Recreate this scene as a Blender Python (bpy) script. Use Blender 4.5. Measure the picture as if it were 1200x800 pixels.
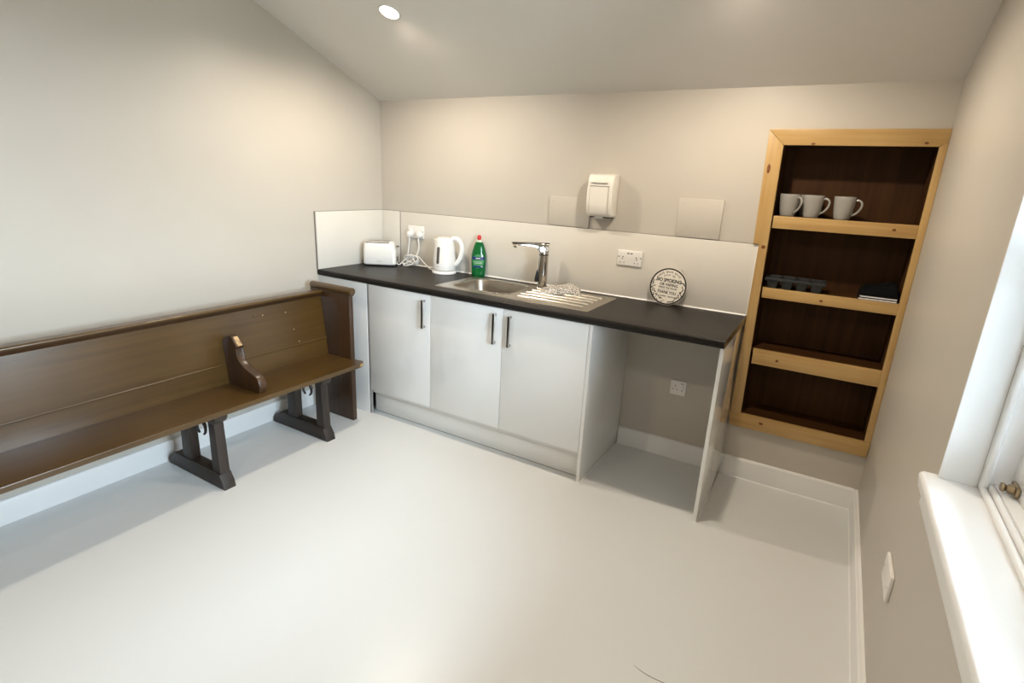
import bpy, bmesh, math, random
from mathutils import Vector, Matrix, noise

random.seed(4)
scene = bpy.context.scene
for o in list(bpy.data.objects):
    bpy.data.objects.remove(o, do_unlink=True)
COL = scene.collection
PI = math.pi

# ------------------------------------------------------------------ camera
cam_d = bpy.data.cameras.new('camera')
cam_d.sensor_width = 36.0
cam_d.lens = 636.7334 / 1200.0 * 36.0
cam_d.clip_start = 0.02
cam = bpy.data.objects.new('camera', cam_d)
COL.objects.link(cam)
yaw, pitch, roll = -0.5231, -0.2897, 0.049
fwd = Vector((math.sin(yaw) * math.cos(pitch), math.cos(yaw) * math.cos(pitch), math.sin(pitch)))
r0 = Vector((math.cos(yaw), -math.sin(yaw), 0.0))
u0 = r0.cross(fwd)
rt = r0 * math.cos(roll) + u0 * math.sin(roll)
up = u0 * math.cos(roll) - r0 * math.sin(roll)
M = Matrix.Identity(4)
for i in range(3):
    M[i][0], M[i][1], M[i][2] = rt[i], up[i], -fwd[i]
M.translation = Vector((2.9117, -3.0446, 1.552))
cam.matrix_world = M
scene.camera = cam

# ------------------------------------------------------------------ world, exposure
w = bpy.data.worlds.new('overcast_sky')
scene.world = w
w.use_nodes = True
bg = w.node_tree.nodes['Background']
bg.inputs['Color'].default_value = (0.72, 0.85, 1.0, 1)
bg.inputs['Strength'].default_value = 36.0
vs = scene.view_settings
vs.view_transform = 'Standard'
vs.look = 'None'
vs.gamma = 1.0
vs.use_curve_mapping = False
vs.exposure = 0.42
LAMP_POWER = 40.0
LAMP_COLOUR = (1.0, 0.86, 0.69)

# ------------------------------------------------------------------ materials
MATS = {}

def mat(name, col, rough=0.5, metal=0.0, var=0.0, vscale=6.0, bump=0.0, bscale=60.0, coat=0.0, spec=0.5,
        trans=0.0, ior=1.45, rvar=0.0):
    m = bpy.data.materials.new(name)
    m.use_nodes = True
    nt = m.node_tree
    b = nt.nodes['Principled BSDF']
    b.inputs['Roughness'].default_value = rough
    b.inputs['Metallic'].default_value = metal
    b.inputs['Coat Weight'].default_value = coat
    b.inputs['Coat Roughness'].default_value = 0.06
    b.inputs['Specular IOR Level'].default_value = spec
    b.inputs['Transmission Weight'].default_value = trans
    b.inputs['IOR'].default_value = ior
    tc = nt.nodes.new('ShaderNodeTexCoord')
    n = nt.nodes.new('ShaderNodeTexNoise')
    n.inputs['Scale'].default_value = vscale
    n.inputs['Detail'].default_value = 5
    nt.links.new(tc.outputs['Object'], n.inputs['Vector'])
    r = nt.nodes.new('ShaderNodeValToRGB')
    r.color_ramp.elements[0].position = 0.3
    r.color_ramp.elements[1].position = 0.7
    lo = [c * (1 - var) for c in col]
    hi = [min(1, c * (1 + var)) for c in col]
    r.color_ramp.elements[0].color = (*lo, 1)
    r.color_ramp.elements[1].color = (*hi, 1)
    nt.links.new(n.outputs['Fac'], r.inputs['Fac'])
    nt.links.new(r.outputs['Color'], b.inputs['Base Color'])
    if rvar:
        mr = nt.nodes.new('ShaderNodeMapRange')
        mr.inputs['To Min'].default_value = max(0, rough - rvar)
        mr.inputs['To Max'].default_value = rough + rvar
        nt.links.new(n.outputs['Fac'], mr.inputs['Value'])
        nt.links.new(mr.outputs['Result'], b.inputs['Roughness'])
    if bump:
        n2 = nt.nodes.new('ShaderNodeTexNoise')
        n2.inputs['Scale'].default_value = bscale
        n2.inputs['Detail'].default_value = 4
        nt.links.new(tc.outputs['Object'], n2.inputs['Vector'])
        bp = nt.nodes.new('ShaderNodeBump')
        bp.inputs['Strength'].default_value = bump
        bp.inputs['Distance'].default_value = 0.002
        nt.links.new(n2.outputs['Fac'], bp.inputs['Height'])
        nt.links.new(bp.outputs['Normal'], b.inputs['Normal'])
    MATS[name] = m
    return m


def wood(name, c1, c2, axis, rough=0.4, scale=1.0, coat=0.0, bump=0.15):
    m = bpy.data.materials.new(name)
    m.use_nodes = True
    nt = m.node_tree
    b = nt.nodes['Principled BSDF']
    b.inputs['Roughness'].default_value = rough
    b.inputs['Coat Weight'].default_value = coat
    b.inputs['Coat Roughness'].default_value = 0.25
    tc = nt.nodes.new('ShaderNodeTexCoord')
    mp = nt.nodes.new('ShaderNodeMapping')
    s = [38 * scale] * 3
    s['xyz'.index(axis)] = 1.6 * scale
    mp.inputs['Scale'].default_value = s
    nt.links.new(tc.outputs['Object'], mp.inputs['Vector'])
    n = nt.nodes.new('ShaderNodeTexNoise')
    n.inputs['Scale'].default_value = 1.0
    n.inputs['Detail'].default_value = 6
    n.inputs['Distortion'].default_value = 0.6
    nt.links.new(mp.outputs['Vector'], n.inputs['Vector'])
    n3 = nt.nodes.new('ShaderNodeTexNoise')
    n3.inputs['Scale'].default_value = 3.0
    n3.inputs['Detail'].default_value = 3
    nt.links.new(tc.outputs['Object'], n3.inputs['Vector'])
    mx = nt.nodes.new('ShaderNodeMath')
    mx.operation = 'MULTIPLY_ADD'
    mx.inputs[1].default_value = 0.6
    nt.links.new(n.outputs['Fac'], mx.inputs[0])
    m2 = nt.nodes.new('ShaderNodeMath')
    m2.operation = 'MULTIPLY'
    m2.inputs[1].default_value = 0.4
    nt.links.new(n3.outputs['Fac'], m2.inputs[0])
    nt.links.new(m2.outputs[0], mx.inputs[2])
    r = nt.nodes.new('ShaderNodeValToRGB')
    r.color_ramp.elements[0].position = 0.33
    r.color_ramp.elements[1].position = 0.66
    r.color_ramp.elements[0].color = (*c1, 1)
    r.color_ramp.elements[1].color = (*c2, 1)
    nt.links.new(mx.outputs[0], r.inputs['Fac'])
    nt.links.new(r.outputs['Color'], b.inputs['Base Color'])
    bp = nt.nodes.new('ShaderNodeBump')
    bp.inputs['Strength'].default_value = bump
    bp.inputs['Distance'].default_value = 0.001
    nt.links.new(n.outputs['Fac'], bp.inputs['Height'])
    nt.links.new(bp.outputs['Normal'], b.inputs['Normal'])
    MATS[name] = m
    return m


def glow(name, col, strength):
    m = bpy.data.materials.new(name)
    m.use_nodes = True
    b = m.node_tree.nodes['Principled BSDF']
    b.inputs['Base Color'].default_value = (1, 1, 1, 1)
    b.inputs['Emission Color'].default_value = (*col, 1)
    b.inputs['Emission Strength'].default_value = strength
    MATS[name] = m
    return m


def thin_glass(name):
    m = bpy.data.materials.new(name)
    m.use_nodes = True
    nt = m.node_tree
    nt.nodes.remove(nt.nodes['Principled BSDF'])
    out = nt.nodes['Material Output']
    tr = nt.nodes.new('ShaderNodeBsdfTransparent')
    tr.inputs['Color'].default_value = (0.95, 0.97, 0.96, 1)
    gl = nt.nodes.new('ShaderNodeBsdfGlossy')
    gl.inputs['Roughness'].default_value = 0.01
    fr = nt.nodes.new('ShaderNodeFresnel')
    fr.inputs['IOR'].default_value = 1.45
    mx = nt.nodes.new('ShaderNodeMixShader')
    nt.links.new(fr.outputs[0], mx.inputs[0])
    nt.links.new(tr.outputs[0], mx.inputs[1])
    nt.links.new(gl.outputs[0], mx.inputs[2])
    nt.links.new(mx.outputs[0], out.inputs['Surface'])
    MATS[name] = m
    return m


mat('wall_paint', (0.515, 0.477, 0.418), 0.42, var=0.015, vscale=3, bump=0.06, bscale=180)
mat('ceiling_paint', (0.74, 0.71, 0.66), 0.5, var=0.012, vscale=2, bump=0.05, bscale=150)
mat('floor_paint', (0.70, 0.71, 0.705), 0.31, var=0.01, vscale=1.6)
mat('white_gloss_paint', (0.80, 0.80, 0.79), 0.3, var=0.01, bump=0.05, bscale=40)
mat('sealant', (0.86, 0.86, 0.84), 0.4, var=0.03)
mat('white_laminate', (0.78, 0.78, 0.765), 0.08, var=0.005, vscale=2, coat=1.0)
mat('plinth_white', (0.79, 0.79, 0.77), 0.2, var=0.01)
mat('carcass_white', (0.7, 0.7, 0.68), 0.4, var=0.01)
mat('splash_white', (0.68, 0.65, 0.59), 0.10, var=0.006, vscale=2)
mat('grey_edge', (0.22, 0.20, 0.18), 0.45, var=0.06)
mat('gap_shade_grey', (0.30, 0.29, 0.28), 0.5, var=0.03)  # shade of the gap beside the filler panel, as a colour
mat('worktop_black', (0.014, 0.012, 0.0105), 0.38, spec=0.22, var=0.25, vscale=60, bump=0.12, bscale=300)
mat('worktop_edge', (0.02, 0.018, 0.016), 0.22, var=0.1, vscale=60)
mat('steel', (0.46, 0.42, 0.365), 0.30, metal=1.0, var=0.01, vscale=4)
mat('rib_steel', (0.80, 0.76, 0.70), 0.22, metal=1.0, var=0.02)
mat('bowl_steel', (0.33, 0.295, 0.25), 0.34, metal=1.0, var=0.03, vscale=40)
mat('chrome', (0.56, 0.53, 0.49), 0.10, metal=1.0, var=0.01)
mat('dark_chrome', (0.09, 0.085, 0.08), 0.18, metal=1.0, var=0.05)
mat('handle_steel', (0.42, 0.40, 0.38), 0.22, metal=1.0, var=0.03)
mat('black_plastic', (0.012, 0.012, 0.013), 0.35, var=0.1)
mat('dark_hole', (0.03, 0.024, 0.02), 0.7, var=0.1)
mat('white_plastic', (0.80, 0.79, 0.76), 0.24, var=0.006)
mat('socket_plastic', (0.80, 0.78, 0.75), 0.3, var=0.006)
mat('dispenser_plastic', (0.76, 0.73, 0.66), 0.28, var=0.006)
mat('dispenser_panel', (0.74, 0.70, 0.63), 0.3, var=0.006)
mat('gauge_grey', (0.10, 0.085, 0.08), 0.2, var=0.05)
mat('cord_white', (0.74, 0.72, 0.68), 0.4, var=0.02)
mat('green_liquid', (0.004, 0.11, 0.025), 0.12, var=0.1, vscale=20)
mat('clear_neck', (0.55, 0.60, 0.50), 0.15, var=0.03)
mat('red_cap', (0.55, 0.012, 0.012), 0.3, var=0.03)
mat('label_blue', (0.006, 0.018, 0.16), 0.35, var=0.03)
mat('label_green', (0.06, 0.26, 0.09), 0.35, var=0.05)
mat('label_white', (0.75, 0.75, 0.72), 0.4, var=0.02)
mat('sign_white', (0.74, 0.70, 0.62), 0.45, var=0.08, vscale=30)
mat('sign_black', (0.02, 0.017, 0.015), 0.5, var=0.1)
mat('sign_grey', (0.07, 0.062, 0.058), 0.5, var=0.1)
mat('mug_glaze', (0.30, 0.29, 0.265), 0.16, var=0.02)
mat('tray_grey', (0.020, 0.023, 0.024), 0.45, var=0.1)
mat('cloth_black', (0.004, 0.004, 0.0045), 0.9, spec=0.1, var=0.1)
mat('paper_white', (0.75, 0.75, 0.76), 0.6, var=0.04)
mat('screw_head', (0.5, 0.46, 0.40), 0.5, var=0.05)
mat('iron', (0.05, 0.045, 0.042), 0.4, metal=0.7, var=0.15)
mat('scratch_dark', (0.12, 0.11, 0.10), 0.6, var=0.1)
mat('ground_gravel', (0.30, 0.29, 0.26), 0.9, var=0.3, vscale=25, bump=0.4)
mat('brass', (0.35, 0.27, 0.17), 0.3, metal=1.0, var=0.05)
for ax in 'xyz':
    wood('pine_' + ax, (0.38, 0.220, 0.070), (0.53, 0.350, 0.138), ax, 0.36, coat=0.15)
    wood('pew_' + ax, (0.056, 0.0275, 0.0055), (0.094, 0.050, 0.012), ax, 0.33, scale=0.8, coat=0.35)
    wood('pew_dark_' + ax, (0.026, 0.011, 0.0035), (0.058, 0.026, 0.009), ax, 0.36, scale=0.8, coat=0.2)
    wood('trestle_' + ax, (0.012, 0.008, 0.006), (0.040, 0.027, 0.019), ax, 0.5, scale=0.8)
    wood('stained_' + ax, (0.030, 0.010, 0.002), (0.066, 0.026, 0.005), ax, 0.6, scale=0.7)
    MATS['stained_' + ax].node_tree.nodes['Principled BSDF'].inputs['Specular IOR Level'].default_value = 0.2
mat('worn_edge', (0.42, 0.27, 0.13), 0.4, var=0.35, vscale=60)
mat('knot_wood', (0.16, 0.055, 0.015), 0.45, var=0.4, vscale=120)
mat('pew_spot', (0.50, 0.38, 0.24), 0.5, var=0.1)
glow('lamp_glow', (1.0, 0.90, 0.74), 22.0)
thin_glass('window_glass')


def towel_material():
    m = bpy.data.materials.new('tea_towel_cloth')
    m.use_nodes = True
    nt = m.node_tree
    b = nt.nodes['Principled BSDF']
    b.inputs['Roughness'].default_value = 0.9
    tc = nt.nodes.new('ShaderNodeTexCoord')
    v = nt.nodes.new('ShaderNodeTexVoronoi')
    v.inputs['Scale'].default_value = 130
    nt.links.new(tc.outputs['Object'], v.inputs['Vector'])
    r = nt.nodes.new('ShaderNodeValToRGB')
    r.color_ramp.interpolation = 'LINEAR'
    r.color_ramp.elements[0].position = 0.30
    r.color_ramp.elements[0].color = (0.06, 0.055, 0.05, 1)
    r.color_ramp.elements[1].position = 0.60
    r.color_ramp.elements[1].color = (0.62, 0.58, 0.52, 1)
    nt.links.new(v.outputs['Distance'], r.inputs['Fac'])
    nt.links.new(r.outputs['Color'], b.inputs['Base Color'])
    MATS['tea_towel_cloth'] = m
towel_material()

# ------------------------------------------------------------------ mesh builder

class MB:
    """collects shapes in world (or local) coordinates; build() links ONE mesh object"""
    def __init__(self, origin=(0, 0, 0)):
        self.bm = bmesh.new()
        self.o = Vector(origin)

    def _bevel(self, faces, bev, seg, edges=None):
        if edges is None:
            edges = list({e for f in faces for e in f.edges})
        bmesh.ops.bevel(self.bm, geom=edges, offset=bev, segments=seg, profile=0.5, affect='EDGES', clamp_overlap=True)

    def box(self, x0, x1, y0, y1, z0, z1, bev=0.0, seg=2):
        vs_ = [self.bm.verts.new((x, y, z)) for x in (x0, x1) for y in (y0, y1) for z in (z0, z1)]
        idx = [(0, 1, 3, 2), (4, 6, 7, 5), (0, 4, 5, 1), (2, 3, 7, 6), (0, 2, 6, 4), (1, 5, 7, 3)]
        fs = [self.bm.faces.new([vs_[i] for i in q]) for q in idx]
        if bev:
            self._bevel(fs, bev, seg)
        return self

    def prism(self, pts, axis, a, b, bev=0.0, seg=2):
        """2D polygon swept along axis from a to b; pts are the two other coordinates in xyz order"""
        k = 'xyz'.index(axis)
        def P(p, t):
            q = [p[0], p[1]]
            q.insert(k, t)
            return q
        A = [self.bm.verts.new(P(p, a)) for p in pts]
        B = [self.bm.verts.new(P(p, b)) for p in pts]
        n = len(pts)
        fs = [self.bm.faces.new(A), self.bm.faces.new(B[::-1])]
        for i in range(n):
            fs.append(self.bm.faces.new((A[i], B[i], B[(i + 1) % n], A[(i + 1) % n])))
        if bev:
            es = list({e for f in fs[:2] for e in f.edges})
            self._bevel(None, bev, seg, es)
        return self

    def loft(self, loops, close=True, cap0=True, cap1=True):
        rows = [[self.bm.verts.new(p) for p in lp] for lp in loops]
        n = len(rows[0])
        for a, b in zip(rows[:-1], rows[1:]):
            for i in range(n if close else n - 1):
                j = (i + 1) % n
                self.bm.faces.new((a[i], a[j], b[j], b[i]))
        if close and cap0:
            self.bm.faces.new(rows[0][::-1])
        if close and cap1:
            self.bm.faces.new(rows[-1])
        return self

    def lathe(self, prof, c=(0, 0, 0), n=28, sx=1.0, sy=1.0, axis='z', cap0=True, cap1=True):
        loops = []
        for r, t in prof:
            lp = []
            for i in range(n):
                a = 2 * PI * i / n
                u, v = r * sx * math.cos(a), r * sy * math.sin(a)
                if axis == 'z':
                    lp.append((c[0] + u, c[1] + v, c[2] + t))
                elif axis == 'y':
                    lp.append((c[0] + u, c[1] + t, c[2] + v))
                else:
                    lp.append((c[0] + t, c[1] + u, c[2] + v))
            loops.append(lp)
        return self.loft(loops, True, cap0, cap1)

    def tube(self, pts, rad, n=10, flat=1.0):
        pts = [Vector(p) for p in pts]
        rads = rad if isinstance(rad, (list, tuple)) else [rad] * len(pts)
        loops = []
        prev = None
        for i, p in enumerate(pts):
            t = (pts[min(i + 1, len(pts) - 1)] - pts[max(i - 1, 0)]).normalized()
            if prev is None:
                a = Vector((0, 0, 1)) if abs(t.z) < 0.9 else Vector((1, 0, 0))
                u = t.cross(a).normalized()
            else:
                u = (prev - t * prev.dot(t)).normalized()
            prev = u
            v = t.cross(u)
            loops.append([p + (u * math.cos(2 * PI * k / n) + v * math.sin(2 * PI * k / n) * flat) * rads[i] for k in range(n)])
        return self.loft(loops)

    def build(self, name, m, parent=None, smooth=True, angle=38):
        bm = self.bm
        bmesh.ops.recalc_face_normals(bm, faces=bm.faces[:])
        if self.o.length:
            bmesh.ops.translate(bm, verts=bm.verts[:], vec=-self.o)
        if smooth:
            for f in bm.faces:
                f.smooth = True
            lim = math.radians(angle)
            for e in bm.edges:
                if len(e.link_faces) == 2 and e.calc_face_angle(0) > lim:
                    e.smooth = False
        me = bpy.data.meshes.new(name)
        bm.to_mesh(me)
        bm.free()
        me.materials.append(MATS[m] if isinstance(m, str) else m)
        ob = bpy.data.objects.new(name, me)
        COL.objects.link(ob)
        if parent is not None:
            ob.parent = parent
        elif self.o.length:
            ob.location = self.o
        return ob


def tag(o, label, cat, group=None):
    o['label'] = label
    o['category'] = cat
    if group:
        o['group'] = group
    return o


def thing(name, label, cat, loc=(0, 0, 0), rotz=0.0, group=None):
    e = bpy.data.objects.new(name, None)
    e.empty_display_size = 0.05
    COL.objects.link(e)
    e.location = loc
    e.rotation_euler = (0, 0, rotz)
    return tag(e, label, cat, group)


def struct(o):
    o['kind'] = 'structure'
    return o


def smooth_path(pts, k=6):
    pts = [Vector(p) for p in pts]
    out = []
    for i in range(len(pts) - 1):
        p0, p1, p2, p3 = pts[max(i - 1, 0)], pts[i], pts[i + 1], pts[min(i + 2, len(pts) - 1)]
        for j in range(k):
            t = j / k
            out.append(0.5 * ((2 * p1) + (p2 - p0) * t + (2 * p0 - 5 * p1 + 4 * p2 - p3) * t * t + (3 * p1 - p0 - 3 * p2 + p3) * t ** 3))
    out.append(pts[-1])
    return out


def rrect(x0, x1, y0, y1, r, z, n=6):
    out = []
    for cx, cy, a0 in ((x1 - r, y1 - r, 0), (x0 + r, y1 - r, 90), (x0 + r, y0 + r, 180), (x1 - r, y0 + r, 270)):
        for i in range(n + 1):
            a = math.radians(a0 + 90 * i / n)
            out.append((cx + r * math.cos(a), cy + r * math.sin(a), z))
    return out


def arc(cx, cy, r, a0, a1, n=6):
    return [(cx + r * math.cos(math.radians(a0 + (a1 - a0) * i / n)), cy + r * math.sin(math.radians(a0 + (a1 - a0) * i / n))) for i in range(n + 1)]


def text_mesh(s, size, extrude=0.0003, bold=0.0):
    cu = bpy.data.curves.new('lettering_curve', 'FONT')
    cu.body = s
    cu.size = size
    cu.align_x = 'CENTER'
    cu.align_y = 'CENTER'
    cu.extrude = extrude
    cu.offset = bold
    cu.resolution_u = 2
    ob = bpy.data.objects.new('lettering_tmp', cu)
    COL.objects.link(ob)
    dg = bpy.context.evaluated_depsgraph_get()
    me = bpy.data.meshes.new_from_object(ob.evaluated_get(dg))
    bpy.data.objects.remove(ob, do_unlink=True)
    bpy.data.curves.remove(cu)
    return me

# ------------------------------------------------------------------ room
W = 3.2414            # room width
YB = -5.4             # wall behind the camera
SL = 0.3925           # ceiling slope
ZB = 2.0315           # ceiling height at the back wall
YR = -3.00            # where the slope ends
ZR = ZB - SL * YR
TH = 0.26
SK, SH = 0.018, 0.114

# alcove opening in the back wall / window opening in the right wall
AX0, AX1, AZ0, AZ1, AD = 2.600, 3.222, 0.345, 1.80, 0.20
WY0, WY1, WZ0, WZ1 = -2.55, -1.430, 0.875, 2.05

struct(MB().box(-TH, W + TH, YB - TH, TH, -0.12, 0.0).build('floor', 'floor_paint'))
m = MB()
m.box(-TH, 0, YB - TH, TH, 0, ZR + 0.05)
struct(m.build('wall_left', 'wall_paint'))
m = MB()
m.box(0, AX0, 0, TH, 0, ZB + 0.05)
m.box(AX1, W, 0, TH, 0, ZB + 0.05)
m.box(AX0, AX1, 0, TH, 0, AZ0)
m.box(AX0, AX1, 0, TH, AZ1, ZB + 0.05)
m.box(AX0, AX1, AD + 0.02, TH, AZ0, AZ1)
struct(m.build('wall_back', 'wall_paint'))
m = MB()
m.box(W, W + TH, WY1, TH, 0, ZR + 0.05)
m.box(W, W + TH, YB - TH, WY0, 0, ZR + 0.05)
m.box(W, W + TH, WY0, WY1, 0, WZ0 - 0.04)
m.box(W, W + TH, WY0, WY1, WZ1, ZR + 0.05)
struct(m.build('wall_right', 'wall_paint'))
struct(MB().box(0, W, YB - TH, YB, 0, ZR + 0.05).build('wall_front', 'wall_paint'))
m = MB()
m.prism([(TH, ZB - SL * TH), (YR, ZR), (YB - TH, ZR), (YB - TH, ZR + 0.15), (YR, ZR + 0.15), (TH, ZB - SL * TH + 0.15)], 'x', -TH, W + TH)
struct(m.build('ceiling', 'ceiling_paint'))


# skirting boards with a rounded top edge and a bead of white sealant along the floor
prof = [(0, 0), (SK, 0), (SK, SH - 0.006), (SK - 0.003, SH - 0.002), (SK - 0.007, SH), (0, SH)]
b = struct(MB().prism(prof, 'y', YB, -0.600).build('baseboard_left', 'white_gloss_paint'))
b = struct(MB().prism([(-p[0], p[1]) for p in prof], 'x', 1.96, W - SK).build('baseboard_back', 'white_gloss_paint'))
MB().prism([(-SK - 0.004, 0), (-SK, 0), (-SK, 0.004)], 'x', 2.58, W - SK - 0.002).build('sealant_bead', 'sealant', b)
MB().prism([(-SK - 0.0015, SH - 0.006), (-SK + 0.004, SH - 0.006), (-0.0, SH + 0.002), (-0.004, SH + 0.0025)], 'x', 2.58, W - SK).build('edge_highlight', 'sealant', b)  # white strip paints the highlight along the skirting's top edge
b = struct(MB().prism([(W - p[0], p[1]) for p in prof], 'y', YB, 0).build('baseboard_right', 'white_gloss_paint'))
MB().prism([(W - SK - 0.004, 0), (W - SK, 0), (W - SK, 0.004)], 'y', YB, -SK).build('sealant_bead', 'sealant', b)
MB().prism([(W - SK - 0.0015, SH - 0.006), (W - SK + 0.004, SH - 0.006), (W, SH + 0.002), (W - 0.004, SH + 0.0025)], 'y', YB, -SK).build('edge_highlight', 'sealant', b)  # same painted highlight on the right-hand skirting

# a long curved scratch in the floor paint
fl = bpy.data.objects['floor']
pts = smooth_path([(2.588, -1.553, 0.0), (2.63, -1.565, 0), (2.68, -1.566, 0), (2.72, -1.562, 0)], 5)
m = MB()
top, bot = [], []
for i, p in enumerate(pts):
    wd = 0.0012 * math.sin(PI * (i + 0.4) / (len(pts) - 0.2)) + 0.0002
    top.append((p.x, p.y + wd)); bot.append((p.x, p.y - wd))
m.prism(top + bot[::-1], 'z', 0.0, 0.0004)
m.build('scratch', 'scratch_dark', fl)

# ------------------------------------------------------------------ window in the right wall
SX = 3.205
m = MB()
nose = [(SX + 0.012, WZ0 - 0.037), (SX + 0.005, WZ0 - 0.034)] + arc(SX + 0.012, WZ0 - 0.004, 0.012, 190, 90, 6) + [(3.50, WZ0 + 0.008), (3.50, WZ0 - 0.04)]
# sill board with short horns past the reveal
m.prism(nose, 'y', WY0 - 0.014, WY1 + 0.014)
win = struct(m.build('window_1', 'white_gloss_paint'))
SZ = WZ0 + 0.008
MB().box(SX + 0.014, W, WY0 - 0.01, WY1 - 0.0, WZ0 - 0.075, WZ0 - 0.037, 0.004).build('sill_apron', 'white_gloss_paint', win)
# painted reveal linings
MB().box(W - 0.001, 3.318, WY1 - 0.006, WY1, SZ, WZ1, 0.001).build('reveal_lining', 'white_gloss_paint', win)
MB().box(W - 0.001, 3.318, WY0, WY0 + 0.006, SZ, WZ1, 0.001).build('reveal_lining', 'white_gloss_paint', win)
MB().box(W - 0.001, 3.318, WY0, WY1, WZ1 - 0.006, WZ1, 0.001).build('reveal_lining', 'white_gloss_paint', win)
# box frame: staff beads, jambs, head and bottom rail
FX = 3.318
m = MB()
m.box(FX, FX + 0.016, WY1 - 0.030, WY1, SZ, WZ1, 0.006, 3)
m.box(FX + 0.016, FX + 0.130, WY1 - 0.022, WY1, SZ, WZ1, 0.002)
m.box(FX, FX + 0.016, WY0, WY0 + 0.030, SZ, WZ1, 0.006, 3)
m.box(FX + 0.016, FX + 0.130, WY0, WY0 + 0.022, SZ, WZ1, 0.002)
m.box(FX, FX + 0.130, WY0, WY1, WZ1 - 0.04, WZ1, 0.003)
m.build('window_frame', 'white_gloss_paint', win)
m = MB()
m.box(FX, FX + 0.014, WY0 + 0.03, WY1 - 0.03, SZ, SZ + 0.016, 0.005, 3)
m.box(FX + 0.014, FX + 0.026, WY0 + 0.03, WY1 - 0.03, SZ, SZ + 0.026, 0.005, 3)
m.box(FX + 0.026, FX + 0.13, WY0 + 0.022, WY1 - 0.022, SZ, SZ + 0.030, 0.002)
m.build('bottom_bead', 'white_gloss_paint', win)

def sash(x0, x1, z0, z1, nm):
    ya, yb = WY0 + 0.026, WY1 - 0.026
    st = 0.048
    s = MB().box(x0, x1, ya, ya + st, z0, z1, 0.003).box(x0, x1, yb - st, yb, z0, z1, 0.003)
    s.box(x0, x1, ya + st, yb - st, z0, z0 + 0.065, 0.003).box(x0, x1, ya + st, yb - st, z1 - 0.045, z1, 0.003)
    so = s.build(nm, 'white_gloss_paint', win)
    ym = (ya + yb) / 2
    MB().box(x0 + 0.006, x1 - 0.006, ym - 0.011, ym + 0.011, z0 + 0.06, z1 - 0.04, 0.004).build('glazing_bar', 'white_gloss_paint', so)
    for a, b_ in ((ya + st, ym - 0.011), (ym + 0.011, yb - st)):
        MB().box((x0 + x1) / 2 - 0.002, (x0 + x1) / 2 + 0.002, a - 0.004, b_ + 0.004, z0 + 0.06, z1 - 0.04).build('pane', 'window_glass', so, smooth=False)
        # bevelled glazing moulding round each pane
        for q0, q1, r0_, r1_ in ((a, a + 0.012, z0 + 0.065, z1 - 0.045), (b_ - 0.012, b_, z0 + 0.065, z1 - 0.045)):
            MB().box(x0 + 0.004, x0 + 0.016, q0, q1, r0_, r1_, 0.004).build('moulding', 'white_gloss_paint', so)
    return so
lo = sash(FX + 0.052, FX + 0.086, SZ + 0.030, 1.47, 'lower_sash')
hi = sash(FX + 0.090, FX + 0.124, 1.43, WZ1 - 0.04, 'upper_sash')
# small metal sash lift in the corner of the lower sash
m = MB()
m.lathe([(0.010, 0), (0.011, 0.004), (0.007, 0.010), (0.011, 0.016), (0.013, 0.024), (0.009, 0.030)], (FX + 0.022, WY1 - 0.075, SZ + 0.045), 14, axis='x')
m.box(FX + 0.044, FX + 0.052, WY1 - 0.10, WY1 - 0.05, SZ + 0.035, SZ + 0.058, 0.003)
m.build('sash_lift', 'brass', win)
# sampling portal: the daylight itself comes from the sky
pd = bpy.data.lights.new('window_portal', 'AREA')
pd.shape = 'RECTANGLE'
pd.size = WY1 - WY0
pd.size_y = WZ1 - WZ0
pd.cycles.is_portal = True
po = bpy.data.objects.new('window_portal', pd)
COL.objects.link(po)
po.location = (3.52, (WY0 + WY1) / 2, (WZ0 + WZ1) / 2)
po.rotation_euler = (0, math.radians(90), 0)   # -Z of the light towards -X
g = struct(MB().box(W + TH + 0.02, 40, -30, 25, -0.4, -0.30).build('ground_outside', 'ground_gravel'))

# ------------------------------------------------------------------ ceiling downlights
def downlight(x, y, label):
    z = ZB - SL * y if y > YR else ZR
    t = thing('downlight', label, 'downlight', (x, y, z), 0, 'recessed ceiling downlights')
    if y > YR:
        t.rotation_euler = (math.atan(-SL), 0, 0)
    MB().lathe([(0.058, 0.0), (0.057, -0.003), (0.053, -0.005), (0.047, -0.004), (0.046, 0.0)], (0, 0, 0), 32).build('trim_ring', 'white_plastic', t)
    MB().lathe([(0.0455, -0.0005), (0.045, -0.0022), (0.038, -0.0030)], (0, 0, 0), 32).build('lens', 'lamp_glow', t)
    ld = bpy.data.lights.new('downlight_beam', 'SPOT')
    ld.energy = LAMP_POWER
    ld.color = LAMP_COLOUR
    ld.spot_size = math.radians(172)
    ld.spot_blend = 0.7
    ld.shadow_soft_size = 0.028
    lo_ = bpy.data.objects.new('downlight_beam', ld)
    COL.objects.link(lo_)
    lo_.parent = t
    lo_.location = (0, 0, -0.036)
    lo_.rotation_euler = (-t.rotation_euler.x, 0, 0)      # the bulb hangs plumb in its tilted ring
downlight(0.785, -0.740, 'round glowing recessed downlight in the ceiling above the toaster end of the worktop')
downlight(2.430, -0.740, 'round recessed downlight in the ceiling near the pine alcove')
downlight(0.785, -4.100, 'round recessed downlight in the ceiling above the middle of the pew')
downlight(2.430, -4.100, 'round recessed downlight in the ceiling beside the window')

# ------------------------------------------------------------------ kitchen run
WT = 0.9228
WU = WT - 0.038
YF = -0.6166
WK = 2.577
EC = 1.957
DY = YF + 0.020
D0, D1, D2 = 0.4386, 0.9366, 1.4366
DB, DT = 0.1736, WU - 0.004

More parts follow.
